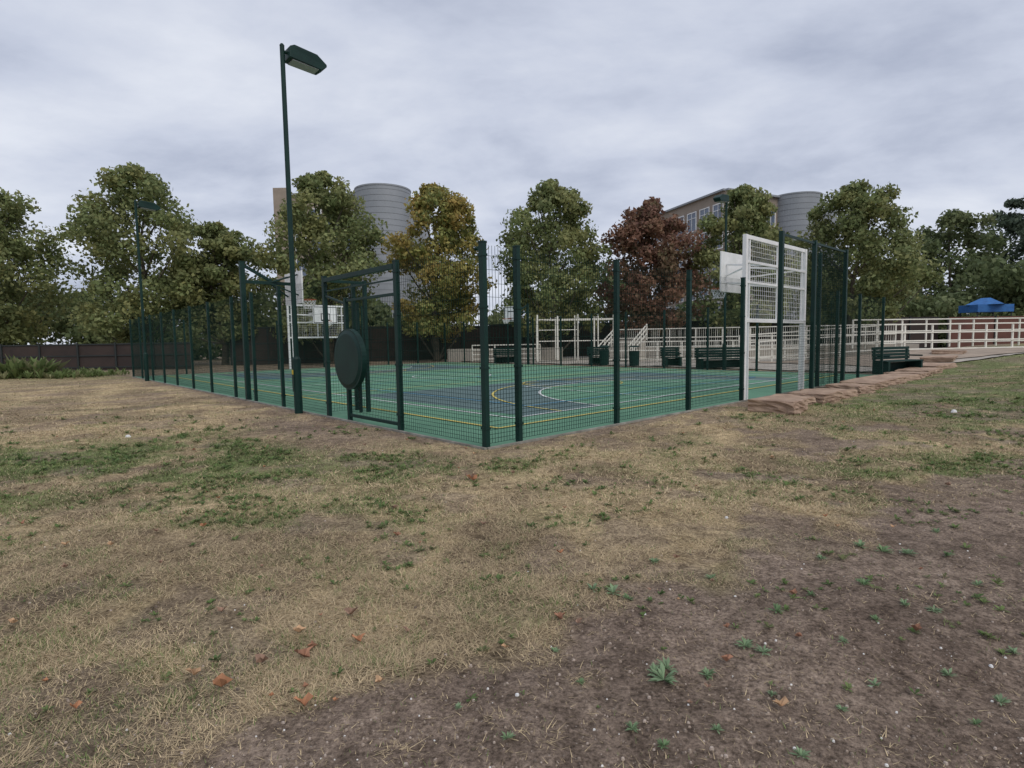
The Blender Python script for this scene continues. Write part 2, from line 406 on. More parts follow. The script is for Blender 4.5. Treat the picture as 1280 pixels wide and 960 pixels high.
z3=.032
rectl(b_,3.2,12.8,4.0,LB-4.0,z3); rectl(b_,16.3,LA-3.2,4,LB-4,z3); line(b_,3.2,LB/2,12.8,LB/2,z3+.003)
rectl(w_,2.0,7.2,LB/2-2.4,LB/2+2.4,.036); rectl(w_,LA-7.2,LA-2,LB/2-2.4,LB/2+2.4,.036)
w_.make('white_lines',M_lw,court); y_.make('yellow_lines',M_ly,court); b_.make('blue_lines',M_lb,court)
mb=MB()
for (p,q_) in [((-.06,-.06),(LA+.06,-.06)),((-.06,LB+.06),(LA+.06,LB+.06))]:
    mb.beam(P(*p,-.02),P(*q_,-.02),.05,.08)
for (p,q_) in [((-.06,-.03),(-.06,LB+.03)),((LA+.06,-.03),(LA+.06,LB+.03))]:
    mb.beam(P(*p,-.02),P(*q_,-.02),.05,.08)
mb.make('edging_kerb',M_kerb,court)

# ------------------------------------------------------------------ fence
H=3.0
fence=empty('sports_court_mesh_fence')
posts=MB(); wires=MB()
def mesh_panel(mbk,p,q_,z0,z1,vs=.06,lower=1.2,hs1=.066,hs2=.2,w=.0042):
    p=Vector(p); q_=Vector(q_); d=q_-p; ln=d.length; u=d/ln; s=Vector((-u.y,u.x,0))
    n=max(1,int(round(ln/vs)))
    for i in range(n+1):
        c=p+u*(ln*i/n); mbk.box(c+ZV*((z0+z1)/2), u*w, s*w, ZV*(z1-z0))
    z=z0
    while z<=z1+.001:
        mbk.box((p+q_)/2+s*w*1.05+ZV*z, u*ln, s*w*1.0, ZV*w*1.25)
        z+= hs1 if z<lower else hs2
def post(a,b,h=H+.03,w=.085,d=.075,z0=-.05):
    c=P(a,b); posts.box(c+ZV*((h+z0)/2), LV*w, RV*d, ZV*(h-z0))
    posts.box(c+ZV*(h+.008), LV*(w+.012), RV*(d+.012), ZV*.02)
    for z_ in (.3,1.2,2.1,2.85):
        posts.box(c+ZV*z_, LV*(w+.02), RV*(d+.02), ZV*.035)
leftA=[0,2.4,5.35,8.0,10.06,10.7,11.84,14.4,16.8,19.3,21.6,24.0,26.6,LA]
for a in leftA:
    if a!=10.7: post(a,0,w=.1 if a<6 else .08)
rightB=[.68,3.2,5.77,8.3,13.4,15.1,17.4,LB]
for b in rightB: post(0,b)
farA=list(np.linspace(2.5,LA,12))
for a in farA: post(a,LB)
for b in (2.5,5.0,7.6,12.7,15.3,17.8): post(LA,b)
for a0,a1 in [(0,2.4),(5.35,LA)]: mesh_panel(wires,P(a0,0),P(a1,0),.06,H)
mesh_panel(wires,P(0,0),P(0,8.3),.06,H,w=.0046); mesh_panel(wires,P(0,12.3),P(0,LB),.06,H)
mesh_panel(wires,P(0,LB),P(LA,LB),.06,H,w=.0034)
mesh_panel(wires,P(LA,0),P(LA,8.2),.06,H,w=.0036); mesh_panel(wires,P(LA,12.2),P(LA,LB),.06,H,w=.0036)
posts.make('posts',M_green,fence); wires.make('welded_mesh',M_wire,fence)

gate=empty('entrance_gate')
g=MB(); gw=MB()
g.beam(P(2.46,0,2.95),P(5.29,0,2.95),.09,.09); g.beam(P(2.46,0,2.72),P(5.29,0,2.72),.03,.03)
g.box(P(5.35,.95,1.5),LV*.08,RV*.08,ZV*3.0)
g.box(P(5.9,.95,1.5),LV*.08,RV*.08,ZV*3.0)
g.beam(P(5.39,.95,2.95),P(5.86,.95,2.95),.06,.06)
g.beam(P(5.35,.05,2.95),P(5.35,.90,2.95),.06,.06)
g.box(P(4.37,0,1.26),LV*.08,RV*.08,ZV*2.52)
g.beam(P(4.33,0,2.46),P(2.45,0,2.46),.05,.05); g.beam(P(4.33,0,.12),P(2.45,0,.12),.05,.06)
g.beam(P(4.41,0,2.40),P(5.30,0,2.62),.04,.04)
mesh_panel(gw,P(2.48,0),P(4.33,0),.14,2.44)
mesh_panel(gw,P(5.35,.06),P(5.35,.9),.1,2.9)
g.make('frame',M_green,gate,bevel=.004); gw.make('mesh_infill',M_wire,gate)
d=MB(); cD=P(4.0,-.14,1.28)
d.cyl(cD-RV*.05,cD+RV*.05,.6,.6,48); d.cyl(cD-RV*.08,cD-RV*.051,.50,.57,48)
d.beam(P(4.0,.05,1.28),P(4.0,-.08,1.28),.1,.1)
d.beam(P(4.0,.06,.2),P(4.0,.06,2.4),.05,.05)
d.make('round_target_panel',M_green,gate)

# ------------------------------------------------------------------ basketball posts
def hoop(parent,c,dirv,z):
    mb=MB(); cc=c+dirv*.42; n=24; r=.23
    side=Vector((-dirv.y,dirv.x,0))
    pr=[cc+dirv*math.cos(t)*r+side*math.sin(t)*r+ZV*z for t in [2*math.pi*i/n for i in range(n)]]
    for i in range(n): mb.cyl(pr[i],pr[(i+1)%n],.012,n=6)
    mb.beam(c+ZV*z,c+dirv*.19+ZV*z,.1,.03)
    mb.make('rim',M_orange,parent)
    net=MB()
    for i in range(0,n,2):
        for sgn in (-1,1):
            t0=2*math.pi*i/n; prev=None
            for k_ in range(5):
                t=t0+sgn*k_*.26; rr=r*(1-.11*k_); pp=cc+dirv*math.cos(t)*rr+side*math.sin(t)*rr+ZV*(z-.07*k_)
                if prev is not None: net.cyl(prev,pp,.006,n=4,cap=False)
                prev=pp
    net.make('net',M_white,parent)
def board(parent,c,dirv,z0,z1,w):
    side=Vector((-dirv.y,dirv.x,0)); mb=MB()
    mb.box(c+ZV*((z0+z1)/2),side*w,dirv*.04,ZV*(z1-z0)); mb.make('backboard',M_white,parent,bevel=.005)
    k=MB(); f=c+dirv*.024
    def rr(w2,za,zb,t=.05):
        k.box(f+ZV*za,side*w2,dirv*.006,ZV*t); k.box(f+ZV*zb,side*w2,dirv*.006,ZV*t)
        for s in (-1,1): k.box(f+side*s*(w2/2-t/2)+ZV*((za+zb)/2),side*t,dirv*.005,ZV*(zb-za-t))
    rr(w-.06,z0+.06,z1-.06,.04); rr(.6,z0+.2,z0+.62,.045); k.make('board_markings',M_dark,parent)
def cantilever(name,base,dirv,length=1.46,h=3.95):
    e=empty(name); mb=MB()
    mb.box(base+ZV*h/2,LV*.13,RV*.13,ZV*h)
    mb.box(base+ZV*(h+.01),LV*.15,RV*.15,ZV*.02)
    mb.beam(base+dirv*.06+ZV*3.4,base+dirv*(length-.03)+ZV*3.4,.09,.09)
    mb.beam(base+dirv*.06+ZV*3.85,base+dirv*(length*.55)+ZV*3.45,.08,.08)
    side=Vector((-dirv.y,dirv.x,0))
    for s in (-1,1):
        mb.beam(base+dirv*.5*length+ZV*3.4,base+dirv*(length-.03)+side*s*.4+ZV*3.65,.04,.04)
        mb.beam(base+dirv*.5*length+ZV*3.4,base+dirv*(length-.03)+side*s*.4+ZV*3.05,.04,.04)
    mb.make('post_and_arm',M_green,e,bevel=.004)
    board(e,base+dirv*length,dirv,2.8,3.75,1.3); hoop(e,base+dirv*(length+.02),dirv,2.95)
cantilever('basketball_hoop_post',P(10.7,0),RV)
cantilever('basketball_hoop_post',P(19.9,LB),-RV)

def goal(name,base,dirv,w=3.8,h=4.1):
    e=empty(name); side=RV; mb=MB(); out=-dirv
    for s in (-1,1):
        mb.box(base+side*s*w/2+ZV*h/2,LV*.10,RV*.10,ZV*h)
        mb.box(base+side*s*(w/2-.22)+ZV*h/2,LV*.04,RV*.04,ZV*h)
    for z_,t in ((h-.05,.1),(3.45,.06),(2.95,.06),(2.0,.09)):
        mb.box(base+ZV*z_,side*(w-.1),LV*.06,ZV*t)
    mb.box(base+side*0+ZV*3.05,side*.05,LV*.05,ZV*2.0)
    for s in (-1,1):
        mb.beam(base+side*s*.7+ZV*3.45,base+dirv*1.17+side*s*.5+ZV*3.6,.05,.05)
        mb.beam(base+side*s*.7+ZV*2.95,base+dirv*1.17+side*s*.5+ZV*3.1,.05,.05)
        mb.beam(base+side*s*1.4+ZV*3.45,base+dirv*1.17+side*s*.5+ZV*3.3,.035,.035)
    mb.make('frame',M_white,e,bevel=.004)
    wm=MB(); mesh_panel(wm,base-side*(w/2-.05),base+side*(w/2-.05),2.05,h-.1,.12,9,.12,.12,.006); wm.make('white_mesh',M_white,e)
    board(e,base+dirv*1.2,dirv,2.85,3.95,1.6); hoop(e,base+dirv*1.22,dirv,3.0)
    g=MB(); wm=MB()
    o=out*.7
    ps=[-1.5,.65,3.15]
    for s in ps: g.box(base+o+side*s+ZV*2.06,LV*.1,RV*.1,ZV*4.12)
    for i in range(2):
        g.box(base+o+side*(ps[i]+ps[i+1])/2+ZV*4.05,side*(ps[i+1]-ps[i]-.1),LV*.05,ZV*.05)
    mesh_panel(wm,base+o+side*ps[0],base+o+side*ps[1],.06,2.0,lower=9)
    mesh_panel(wm,base+o+side*ps[1],base+o+side*ps[2],.06,4.05,lower=9)
    mesh_panel(wm,base+o+side*ps[2],base+side*ps[2],.06,4.05,lower=9)
    mesh_panel(wm,base+side*2.0,base+side*ps[2],3.0,4.05)
    g.box(base+side*ps[2]+ZV*2.06,LV*.09,RV*.09,ZV*4.12)
    g.make('recess_posts',M_green,e); wm.make('recess_mesh',M_wire,e)
goal('goal_with_basketball_hoop',P(0,10.3),LV)
goal('goal_with_basketball_hoop',P(LA,10.2),-LV)

# ------------------------------------------------------------------ lamps
def lamp(base,dirv,h=8.2,label=False):
    e=empty('floodlight_lamp_post'); mb=MB(); side=Vector((-dirv.y,dirv.x,0))
    mb.cyl(base-ZV*.1,base+ZV*1.25,.09,.09,16); mb.cyl(base+ZV*1.25,base+ZV*1.32,.09,.055,16,False)
    mb.cyl(base+ZV*1.3,base+ZV*h,.06,.05,14); mb.cyl(base+ZV*h,base+ZV*(h+.04),.055,.03,12)
    mb.box(base-dirv*.095+ZV*.75,side*.09,dirv*.012,ZV*.5)
    mb.cyl(base+ZV*(h-.12),base+dirv*.22+ZV*(h-.12),.035,.035,8)
    mb.make('pole',M_green,e,smooth=False)
    hd=MB(); o=base+dirv*.10+ZV*(h-.13); tl=.06
    f=(dirv*math.cos(tl)-ZV*math.sin(tl)); up=(ZV*math.cos(tl)+dirv*math.sin(tl))
    pr=[(0,-.14),(0,.10),(.10,.16),(.62,.14),(.86,.0),(.86,-.05),(.74,-.16)]
    for s in (-1,1):
        for (u_,v_) in pr:
            ws=.19 if u_<.7 else .17
            hd.v.append(tuple(o+f*u_+up*v_+side*s*ws))
    n=len(pr)
    hd.f.append(tuple(range(n))); hd.f.append(tuple(range(n,2*n))[::-1])
    for k_ in range(n):
        j=(k_+1)%n; hd.f.append((j,k_,n+k_,n+j))
    hd.make('lamp_head',M_green,e,bevel=.012)
    ln=MB(); c=o+f*.38-up*.158; ln.box(c,f*.6,side*.3,up*.02); ln.make('lens',M_lens,e)
    if label:
        lb=MB(); lb.box(base-RV*.104+ZV*.95,LV*.08,RV*.006,ZV*.10); lb.make('label',M_yel,e)
lamp(P(6.55,-.2),RV,label=True); lamp(P(24.3,-.2),RV); lamp(P(6.6,LB+.25),-RV); lamp(P(24.3,LB+.25),-RV)

# ------------------------------------------------------------------ slabs
def slab(cx,cy,l,w,h,rot):
    bm=bmesh.new(); bmesh.ops.create_cube(bm,size=1)
    for v in bm.verts:
        v.co=Vector((v.co.x*l*(1+random.uniform(-.08,.08)),v.co.y*w*(1+random.uniform(-.1,.1)),v.co.z*h*(1+random.uniform(-.1,.1))))
    bmesh.ops.subdivide_edges(bm,edges=bm.edges[:],cuts=5,use_grid_fill=True)
    for v in bm.verts: v.co+=Vector([random.uniform(-.022,.022),random.uniform(-.022,.022),random.uniform(-.010,.010)])
    bmesh.ops.bevel(bm,geom=[e for e in bm.edges if e.calc_face_angle(0)>.9],offset=.018,segments=2,affect='EDGES')
    me=bpy.data.meshes.new('stone_slab'); bm.to_mesh(me); bm.free(); me.materials.append(M_slab)
    ob=bpy.data.objects.new('stone_slab',me); zz_=float(gz(cx,cy))
    ob.location=(cx,cy,zz_+h*.38); ob.rotation_euler=(random.uniform(-.03,.03),random.uniform(-.03,.03),rot); link(ob)
ang=math.atan2(R[1],R[0])
for (b,s,l,w,h) in [(6.9,1.45,1.0,.9,.27),(8.1,1.15,1.0,.8,.22),(9.3,1.35,1.1,.8,.27),(10.6,1.25,1.15,.9,.22),(12.1,1.3,1.25,.9,.26),(13.8,1.15,1.4,.9,.24),(15.6,1.15,1.45,1.0,.25),(17.5,1.1,1.6,1.0,.22),(19.6,1.0,1.7,1.1,.22),(21.9,.9,1.9,1.1,.22),(24.4,.8,2.1,1.2,.2),(27.2,.6,2.3,1.2,.2),(30.2,.5,2.4,1.3,.2)]:
    p=P(-s,b); slab(p.x,p.y,l,w,h,ang+random.uniform(-.2,.2))

# ------------------------------------------------------------------ plaza, path, railings, benches
def drape(name,corners,nu,nv,m,dz):
    V=[];F=[]
    c=[Vector((*k,0)) for k in corners]
    for j in range(nv+1):
        for i in range(nu+1):
            u=i/nu; v=j/nv; p=(c[0]*(1-u)+c[1]*u)*(1-v)+(c[3]*(1-u)+c[2]*u)*v
            V.append((p.x,p.y,float(gz(p.x,p.y))+dz))
    for j in range(nv):
        for i in range(nu):
            a=j*(nu+1)+i; F.append((a,a+1,a+nu+2,a+nu+1))
    me=bpy.data.meshes.new(name); me.from_pydata(V,[],F); me.materials.append(m); link(bpy.data.objects.new(name,me))
def p2(a,b): v=P(a,b); return (v.x,v.y)
drape('plaza_paving',[p2(31,21.4),p2(1,21.4),p2(-6,36),p2(40,40)],60,40,M_conc,.05)
drape('footpath',[(16.5,25.2),(44,30.0),(44,36),(14,33)],60,24,M_path,.09)

def railing(name,p,q_,z0,h,n_rail=4,step=1.6,bars=False):
    mb=MB(); p=Vector((*p,0)); q_=Vector((*q_,0)); d=q_-p; n=max(1,int(d.length/step)); u=d.normalized()
    z0a,z0b=(z0 if isinstance(z0,tuple) else (z0,z0))
    for i in range(n+1):
        c=p+d*i/n; zb=z0a+(z0b-z0a)*i/n; mb.box(c+ZV*(zb+h/2-.1),u*.08,Vector((-u.y,u.x,0))*.08,ZV*(h+.2))
    for k_ in range(n_rail):
        zz_=h-.03-k_*(h-.15)/max(1,n_rail-1)
        mb.beam(p+ZV*(z0a+zz_)+Vector((0,-.06,0)),q_+ZV*(z0b+zz_)+Vector((0,-.06,0)),.05,.07)
    if bars:
        m_=int(d.length/.14)
        for i in range(m_):
            c=p+d*i/m_; zb=z0a+(z0b-z0a)*i/m_; mb.box(c+ZV*(zb+h/2),u*.02,Vector((-u.y,u.x,0))*.02,ZV*(h-.1))
    return mb.make(name,M_cream)
railing('metal_railing',(20.5,31.5),(36,33.5),.62,1.55,4,1.6)
railing('metal_railing',(13.6,33.5),(20.5,31.5),(.2,.62),1.5,4,1.6)
railing('metal_railing',(22.5,37.0),(44,40.0),.9,1.7,3,1.8)
railing('metal_railing',(6.5,37.5),(19.0,35.5),.1,1.3,3,1.5,bars=True)
railing('metal_railing',(8.0,42.0),(26.0,38.0),.85,1.45,3,1.8,bars=True)
railing('metal_railing',(-3,43),(2.2,43),.1,1.2,4,1.6)
t=MB(); t.box((17.5,41.5,.45),Vector((22,-4.4,0)),Vector((.07,.3,0)),ZV*.9); t.box((-.5,44,.5),Vector((9,0,0)),Vector((0,.4,0)),ZV*1.0); t.make('terrace_wall',M_conc)
st=empty('outdoor_staircase'); sb=MB(); rb=MB()
sd=Vector((.62,.78,0)).normalized(); sn=Vector((-sd.y,sd.x,0)); s0=Vector((6.9,38.2,0))
for i in range(9):
    sb.box(s0+sd*(i*.32+.16)+ZV*(.085*(i+1)),sd*.32,sn*2.2,ZV*.17*(i+1))
for s in (-1,1):
    for i in (0,3,6,9): rb.box(s0+sd*i*.32+sn*s*1.15+ZV*(.17*i+.5),sd*.06,sn*.06,ZV*1.1)
    for zz_ in (1.05,.75,.4): rb.beam(s0+sn*s*1.15+ZV*zz_,s0+sd*2.9+sn*s*1.15+ZV*(1.53+zz_),.06,.07)
sb.make('steps',M_conc,st); rb.make('handrails',M_cream,st)
fr=empty('climbing_frame'); fb=MB()
for i in range(5):
    x0=1.9+i*1.45
    for yy in (40.5,42.3): fb.box((x0,yy,1.7),(.1,0,0),(0,.1,0),(0,0,3.4-.25*(i%2)))
    fb.beam((x0,40.55,3.2),(x0,42.25,3.2),.07,.07)
for yy in (40.5,42.3):
    fb.beam((1.9,yy,3.05),(7.7,yy,3.05),.07,.07); fb.beam((1.9,yy,1.5),(7.7,yy,1.5),.06,.06)
fb.beam((1.9,40.5,2.3),(4.8,40.5,2.3),.05,.05)
fb.make('frame_bars',M_cream,fr)

def bench(c,u,w,m):
    e=empty('park_bench'); mb=MB(); c=Vector((*c,0)); c.z=float(gz(c.x,c.y)); u=Vector((*u,0)).normalized(); n=Vector((-u.y,u.x,0))
    for s in (-1,1):
        mb.box(c+u*s*(w/2-.15)+ZV*.25,u*.12,n*.6,ZV*.5)
        mb.box(c+u*s*(w/2-.15)+n*.32+ZV*.5,u*.10,n*.08,ZV*1.0)
        mb.box(c+u*s*(w/2-.15)-n*.05+ZV*.72,u*.07,n*.5,ZV*.06)
    for k_ in range(4): mb.box(c+n*(-.22+k_*.15)+ZV*.52,u*w,n*.13,ZV*.05)
    for k_ in range(4): mb.box(c+n*(.30+.01*k_)+ZV*(.64+k_*.13),u*w,n*.04,ZV*.115)
    mb.box(c+n*.26+ZV*.25,u*(w-.4),n*.03,ZV*.4)
    mb.make('seat_and_back',m,e,bevel=.01)
p=P(7.2,LB+1.2); bench((p.x,p.y),(1,.1),2.6,M_green)
p=P(10.4,LB+1.8); bench((p.x,p.y),(1,.1),1.1,M_green)
p=P(-.2,LB+1.6); bench((p.x,p.y),(.9,.4),2.4,M_green)
p=P(15.2,LB+1.4); bench((p.x,p.y),(1,0),1.3,M_green)
p=P(23.3,LB+1.0); bench((p.x,p.y),(1,0),1.7,M_green)
def bin_(c):
    e=empty('litter_bin'); mb=MB(); c=Vector((*c,float(gz(c[0],c[1]))))
    mb.cyl(c,c+ZV*.9,.28,.31,20); mb.cyl(c+ZV*1.12,c+ZV*1.2,.33,.22,20)
    for k_ in range(4):
        a=k_*math.pi/2; o=Vector((math.cos(a),math.sin(a),0))*.26; mb.cyl(c+o+ZV*.88,c+o+ZV*1.14,.02,n=6)
    mb.make('bin_body',M_green,e)
p=P(12.6,LB+1.4); bin_((p.x,p.y)); p=P(14.6,LB+1.2); bin_((p.x,p.y))

# ------------------------------------------------------------------ hoardings / walls behind
def hoard(name,p,q_,h,m,step=2.4,rails=True,z0=0):
    e=empty(name); mb=MB(); tb=MB(); p=Vector((*p,0)); q_=Vector((*q_,0)); d=q_-p; n=int(d.length/step); u=d.normalized(); s=Vector((u.y,-u.x,0))
    for i in range(n):
        c=p+d*((i+.5)/n); mb.box(c+ZV*(z0+h/2)+s*random.uniform(-.02,.02),u*(d.length/n-.05),s*.05,ZV*(h-.02*random.random()))
        c2=p+d*(i/n); tb.box(c2+s*.07+ZV*(z0+h/2+.03),u*.1,s*.1,ZV*(h+.06))
    mb.make('boards',m,e)
    if rails:
        for z_ in (.12,.55,.97): tb.beam(p+s*.05+ZV*(z0+h*z_),q_+s*.05+ZV*(z0+h*z_),.05,.08)
    tb.make('posts_and_rails',M_dark,e)
hoard('timber_fence',(-60,37.5),(-22,38.6),1.85,M_hoard)
hoard('site_hoarding',(-22,44),(-2,52),3.0,M_hoard)
hoard('site_hoarding',(-2,52),(38,50),3.1,M_hoard)
hoard('boundary_wall',(38,49),(110,46),3.0,M_redwall,4,False)
cv=empty('blue_canopy'); mb=MB()
for sx in (-1.6,1.6):
    for sy in (-1,1): mb.box((45.5+sx,54+sy,2.0),(.08,0,0),(0,.08,0),(0,0,4.0))
mb.make('legs',M_dark,cv)
mb=MB(); mb.box((45.5,54,3.9),(3.4,0,0),(0,2.3,0),(0,0,.7)); mb.cyl((45.5,54,4.25),(45.5,54,4.9),2.0,.5,4); mb.make('cover',M_blue,cv)

# ------------------------------------------------------------------ trees
PAL={'green':[(.215,.26,.105),(.165,.205,.085),(.28,.295,.13),(.19,.225,.10),(.28,.275,.11)],
     'dark':[(.145,.185,.085),(.12,.155,.07),(.18,.205,.095)],
     'yellow':[(.26,.275,.09),(.38,.31,.10),(.21,.245,.09),(.40,.28,.09),(.31,.30,.10)],
     'russet':[(.25,.135,.095),(.19,.105,.08),(.29,.165,.105),(.19,.16,.09)],
     'cedar':[(.095,.13,.09),(.12,.155,.105)]}
def leaves(centres, radii, per, pal, size, seed):
    r=np.random.default_rng(seed); K=len(centres)
    cid=np.repeat(np.arange(K),per); n=len(cid)
    d=r.normal(size=(n,3)); d/=np.linalg.norm(d,axis=1)[:,None]
    rad=radii[cid]*(.40+.86*r.random(n)**.9)
    pos=centres[cid]+d*rad[:,None]*np.array([1,1,.8])
    nr=d+r.normal(size=(n,3))*.75; nr/=np.linalg.norm(nr,axis=1)[:,None]
    t=np.cross(nr,r.normal(size=(n,3))); t/=np.linalg.norm(t,axis=1)[:,None]; b=np.cross(nr,t)
    s=size*(.55+.8*r.random(n))[:,None]
    V=np.empty((n,4,3)); V[:,0]=pos-t*s; V[:,1]=pos+b*s*.62; V[:,2]=pos+t*s; V[:,3]=pos-b*s*.62
    pal=np.array(pal); pc=pal[r.integers(len(pal),size=K)]
    col=.55*pc[cid]+.45*pal[r.integers(len(pal),size=n)]
    col=col*(.70+.6*r.random(n))[:,None]
    return V.reshape(-1,3),np.repeat(col,4,0)
def tree(name,x,y,h,r,pal,seed,cb=2.4,K=120,per=190,size=.160,top=.63):
    rr=random.Random(seed); e=empty(name); z0=float(gz(x,y))
    tb=MB(); H1=h*.75; bend=[Vector((x,y,z0-.1))]
    for i in range(1,6): bend.append(Vector((x+rr.uniform(-.25,.25),y+rr.uniform(-.25,.25),z0+H1*i/5)))
    for i in range(5): tb.cyl(bend[i],bend[i+1],.30*(1-i*.17),.30*(1-(i+1)*.17),10,False)
    cs=[];rs=[]
    ph=[rr.random()*6.28 for _ in range(3)]
    for k_ in range(K):
        t=(k_+rr.random())/K; t=t**.95
        pf=(math.sqrt(max(0,1-((t-.36)/top)**2)) if t>.36 else .80+.20*t/.36)
        a=rr.random()*6.283
        pf*=1+.12*math.sin(2*a+ph[0])+.09*math.sin(5*t*3+ph[1]+a)
        rho=r*pf*math.sqrt(rr.uniform(.10,1))*.88
        rc=r*rr.uniform(.13,.25)*(.55+.45*pf)
        zc=cb+(h-cb-rc*.6)*t
        cs.append((x+math.cos(a)*rho,y+math.sin(a)*rho,z0+zc)); rs.append(rc)
        if k_%6==0:
            c=Vector(cs[-1]); zb=max(1.8,zc-rho*.9); j=min(4,int(zb/H1*5)); s=bend[j]; m=(s+c)/2+Vector((0,0,-.2))
            tb.cyl(s,m,.10,.06,6,False); tb.cyl(m,c,.06,.02,6,False)
    for i in range(5):
        t=.12+.16*i; cs.append((x+rr.uniform(-.3,.3),y+rr.uniform(-.3,.3),z0+cb+(h-cb)*t)); rs.append(r*(.52-.06*i))
    cs=np.array(cs); rs=np.array(rs)
    V,C=leaves(cs,rs,per,PAL[pal],size,seed)
    soup('crown',V,4,C,M_leaf,e); tb.make('trunk_and_limbs',M_bark,e,smooth=True)
tree('plane_tree',-40.5,44,14.6,5.8,'green',1)
tree('plane_tree',-28.6,44,15.4,5.6,'green',2)
tree('plane_tree',-23.0,45,11.2,3.9,'green',22)
tree('plane_tree',-14.2,44,14.6,4.9,'green',3)
tree('plane_tree',-6.1,46,14.2,4.5,'yellow',4)
tree('plane_tree',3.4,46,14.3,4.9,'green',5)
tree('copper_beech_tree',11.5,46,12.7,4.1,'russet',6)
tree('plane_tree',18.9,46,13.6,4.3,'green',7)
tree('plane_tree',28.0,46,13.8,5.0,'green',8)
tree('plane_tree',-51,46,14.0,6,'green',9)
tree('oak_tree',56,72,17,6.5,'dark',31,K=80,per=140,size=.27)
tree('oak_tree',45.5,70,11,4.6,'green',34,K=60,per=140,size=.27)
tree('cedar_tree',66,72,19.0,6.4,'cedar',32,K=90,per=140,size=.26)
tree('cedar_tree',76,70,20,7,'cedar',33,K=80,per=140,size=.27)
cs=[];rs=[]
for i in range(380):
    x0=-90+200*random.random(); y0=59+random.uniform(-1,5); hh=6.2+2.4*math.sin(x0*.23)+1.6*math.sin(x0*.61+1)
    if x0>44: hh+=2.5
    cs.append((x0,y0,random.uniform(.6,max(2,hh)))); rs.append(random.uniform(1.1,2.2))
V,C=leaves(np.array(cs),np.array(rs),190,PAL['dark'],.30,99)
soup('background_trees',V,4,C,M_leaf)

# ------------------------------------------------------------------ buildings
def wall_windows(wb,gb,fb,p,q_,zb,zt,rows,cols,mw=.6,mh=.62):
    p=Vector((*p,0)); q_=Vector((*q_,0)); d=q_-p; ln=d.length; u=d/ln; s=Vector((u.y,-u.x,0))
    wb.box((p+q_)/2-s*.4+ZV*((zb+zt)/2),u*ln,s*.8,ZV*(zt-zb))
    if rows==0: return
    ch=(zt-zb-1.2)/rows; cw=ln/cols
    for i in range(cols):
        for j in range(rows):
            c=p+u*cw*(i+.5)+ZV*(zb+ch*(j+.5)); ww=cw*mw; hh=ch*mh
            gb.box(c+s*.01,u*ww,s*.05,ZV*hh)
            for sg in (-1,1):
                fb.box(c+s*.05+u*sg*(ww/2+.06),u*.14,s*.14,ZV*(hh+.26)); fb.box(c+s*.05+ZV*sg*(hh/2+.06),u*(ww-.02),s*.13,ZV*.14)
            fb.box(c+s*.05,u*.08,s*.10,ZV*hh); fb.box(c+s*.05+ZV*hh*.2,u*(ww-.03),s*.09,ZV*.08)
def drum(cl,jn,c,r,h):
    cl.cyl((c[0],c[1],0),(c[0],c[1],h),r,r,64)
    n=1
    while n*.8<h: jn.cyl((c[0],c[1],n*.8),(c[0],c[1],n*.8+.05),r+.02,r+.02,64); n+=1
    cl.cyl((c[0],c[1],h),(c[0],c[1],h+.2),r+.06,r+.06,64)
def building(name,walls,roofpts,zt,drums,lower=None):
    e=empty(name); wb=MB();gb=MB();fb=MB();cl=MB();jn=MB();rf=MB()
    for w in walls: wall_windows(wb,gb,fb,*w)
    n=len(roofpts); rf.poly([(*p,zt-.5) for p in roofpts])
    for i in range(n):
        p=Vector((*roofpts[i],zt+.12)); q_=Vector((*roofpts[(i+1)%n],zt+.12)); rf.beam(p,q_,.9,.26)
    for c,r,h in drums: drum(cl,jn,c,r,h)
    if lower:
        for (c,ax,ay,h) in lower: cl.box((c[0],c[1],h/2),ax,ay,ZV*h)
    wb.make('walls',M_tan,e); gb.make('windows',M_glass,e); fb.make('window_frames',M_white,e); rf.make('roof_parapet',M_clad,e)
    cl.make('curved_tower',M_clad,e); jn.make('cladding_joints',M_cladd,e)
building('office_building',
  [((24.5,97),(30.3,80),0,22,6,6,.66,.78),((30.3,80),(42,86),0,22,6,5,.66,.7)],
  [(24.5,97),(30.3,80),(42,86),(38,98)],22,[((43.2,86.5),3.7,22.2)],[((38.6,88.5),(5,0,0),(0,4,0),22.0),((47.4,88),(3.4,0,0),(0,5,0),20.3)])
building('college_building',
  [((-33.0,80.2),(-30.9,80.2),0,23.4,0,0),((-30.8,80.9),(-24,81.2),0,22.4,6,3),((-23.9,81.4),(-19,82),0,22.2,6,2)],
  [(-32.8,80.9),(-18,82),(-20,95),(-33,95)],22.5,[((-17.9,81.5),3.9,22.9)],[((-13.4,83),(3.0,0,0),(0,5,0),20.6),((-25,86),(9,0,0),(0,6,0),23.3)])

# ------------------------------------------------------------------ sky, sun, camera
w=bpy.data.worlds.new('World'); scene.world=w; w.use_nodes=True; nt=w.node_tree
bg=nt.nodes['Background']; out=nt.nodes['World Output']
sky=nt.nodes.new('ShaderNodeTexSky'); sky.sky_type='NISHITA'; sky.sun_disc=False
sky.sun_elevation=math.radians(48); sky.sun_rotation=math.radians(150)
bg.inputs['Strength'].default_value=.08; nt.links.new(sky.outputs[0],bg.inputs['Color'])
tc=nt.nodes.new('ShaderNodeTexCoord'); sp=nt.nodes.new('ShaderNodeSeparateXYZ'); nt.links.new(tc.outputs['Generated'],sp.inputs[0])
def mth(op,a,b=None):
    m=nt.nodes.new('ShaderNodeMath'); m.operation=op
    for i,v in enumerate((a,b)):
        if v is None: continue
        if isinstance(v,(int,float)): m.inputs[i].default_value=v
        else: nt.links.new(v,m.inputs[i])
    return m.outputs[0]
zc=mth('ADD',mth('MAXIMUM',sp.outputs[2],0.0),.22)
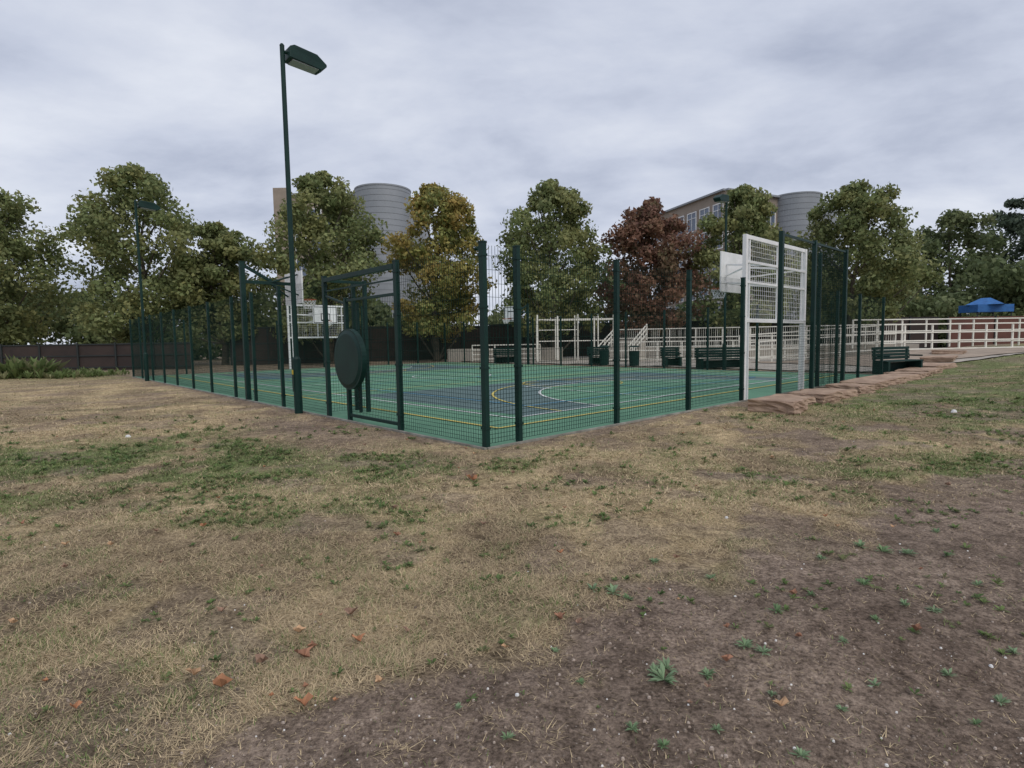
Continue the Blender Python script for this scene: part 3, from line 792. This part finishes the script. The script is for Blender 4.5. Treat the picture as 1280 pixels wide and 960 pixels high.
cx=mth('DIVIDE',sp.outputs[0],zc); cy=mth('DIVIDE',sp.outputs[1],zc)
cb=nt.nodes.new('ShaderNodeCombineXYZ'); nt.links.new(cx,cb.inputs[0]); nt.links.new(cy,cb.inputs[1])
mp=nt.nodes.new('ShaderNodeMapping'); mp.inputs['Location'].default_value=(1.3,6.4,0); mp.inputs['Scale'].default_value=(.95,1.3,1); mp.inputs['Rotation'].default_value=(0,0,.35)
nt.links.new(cb.outputs[0],mp.inputs[0])
n1_=nt.nodes.new('ShaderNodeTexNoise'); n1_.inputs['Scale'].default_value=1.2; n1_.inputs['Detail'].default_value=9; n1_.inputs['Roughness'].default_value=.56; n1_.inputs['Distortion'].default_value=.15
nt.links.new(mp.outputs[0],n1_.inputs['Vector'])
rp=nt.nodes.new('ShaderNodeValToRGB'); rp.color_ramp.elements[0].position=.32; rp.color_ramp.elements[0].color=(.41,.455,.58,1)
rp.color_ramp.elements[1].position=.66; rp.color_ramp.elements[1].color=(.78,.815,.90,1)
el=rp.color_ramp.elements.new(.48); el.color=(.60,.645,.765,1)
nt.links.new(n1_.outputs['Fac'],rp.inputs['Fac'])
bg2=nt.nodes.new('ShaderNodeBackground'); nt.links.new(rp.outputs[0],bg2.inputs['Color']); bg2.inputs['Strength'].default_value=1.03
ms=nt.nodes.new('ShaderNodeMixShader'); ms.inputs[0].default_value=.92
nt.links.new(bg.outputs[0],ms.inputs[1]); nt.links.new(bg2.outputs[0],ms.inputs[2]); nt.links.new(ms.outputs[0],out.inputs['Surface'])

sl=bpy.data.lights.new('sun','SUN'); sl.energy=1.5; sl.angle=math.radians(40); sl.color=(1,.94,.84)
so_=bpy.data.objects.new('sun',sl); link(so_)
az=math.radians(150); el_=math.radians(48)
dv=Vector((math.sin(az)*math.cos(el_),math.cos(az)*math.cos(el_),math.sin(el_)))
so_.rotation_euler=(-dv).to_track_quat('-Z','Y').to_euler(); so_.location=dv*50

cam=bpy.data.cameras.new('camera'); co=bpy.data.objects.new('camera',cam); link(co)
cam.sensor_width=36; cam.lens=700/1280*36; cam.clip_end=2000; cam.clip_start=.05
co.matrix_world=Matrix.Translation((0,0,1.6))@Matrix.Rotation(math.radians(90-4.45),4,'X')@Matrix.Rotation(math.radians(-.935),4,'Z')
scene.camera=co
scene.view_settings.view_transform='Standard'; scene.view_settings.look='None'; scene.view_settings.exposure=0
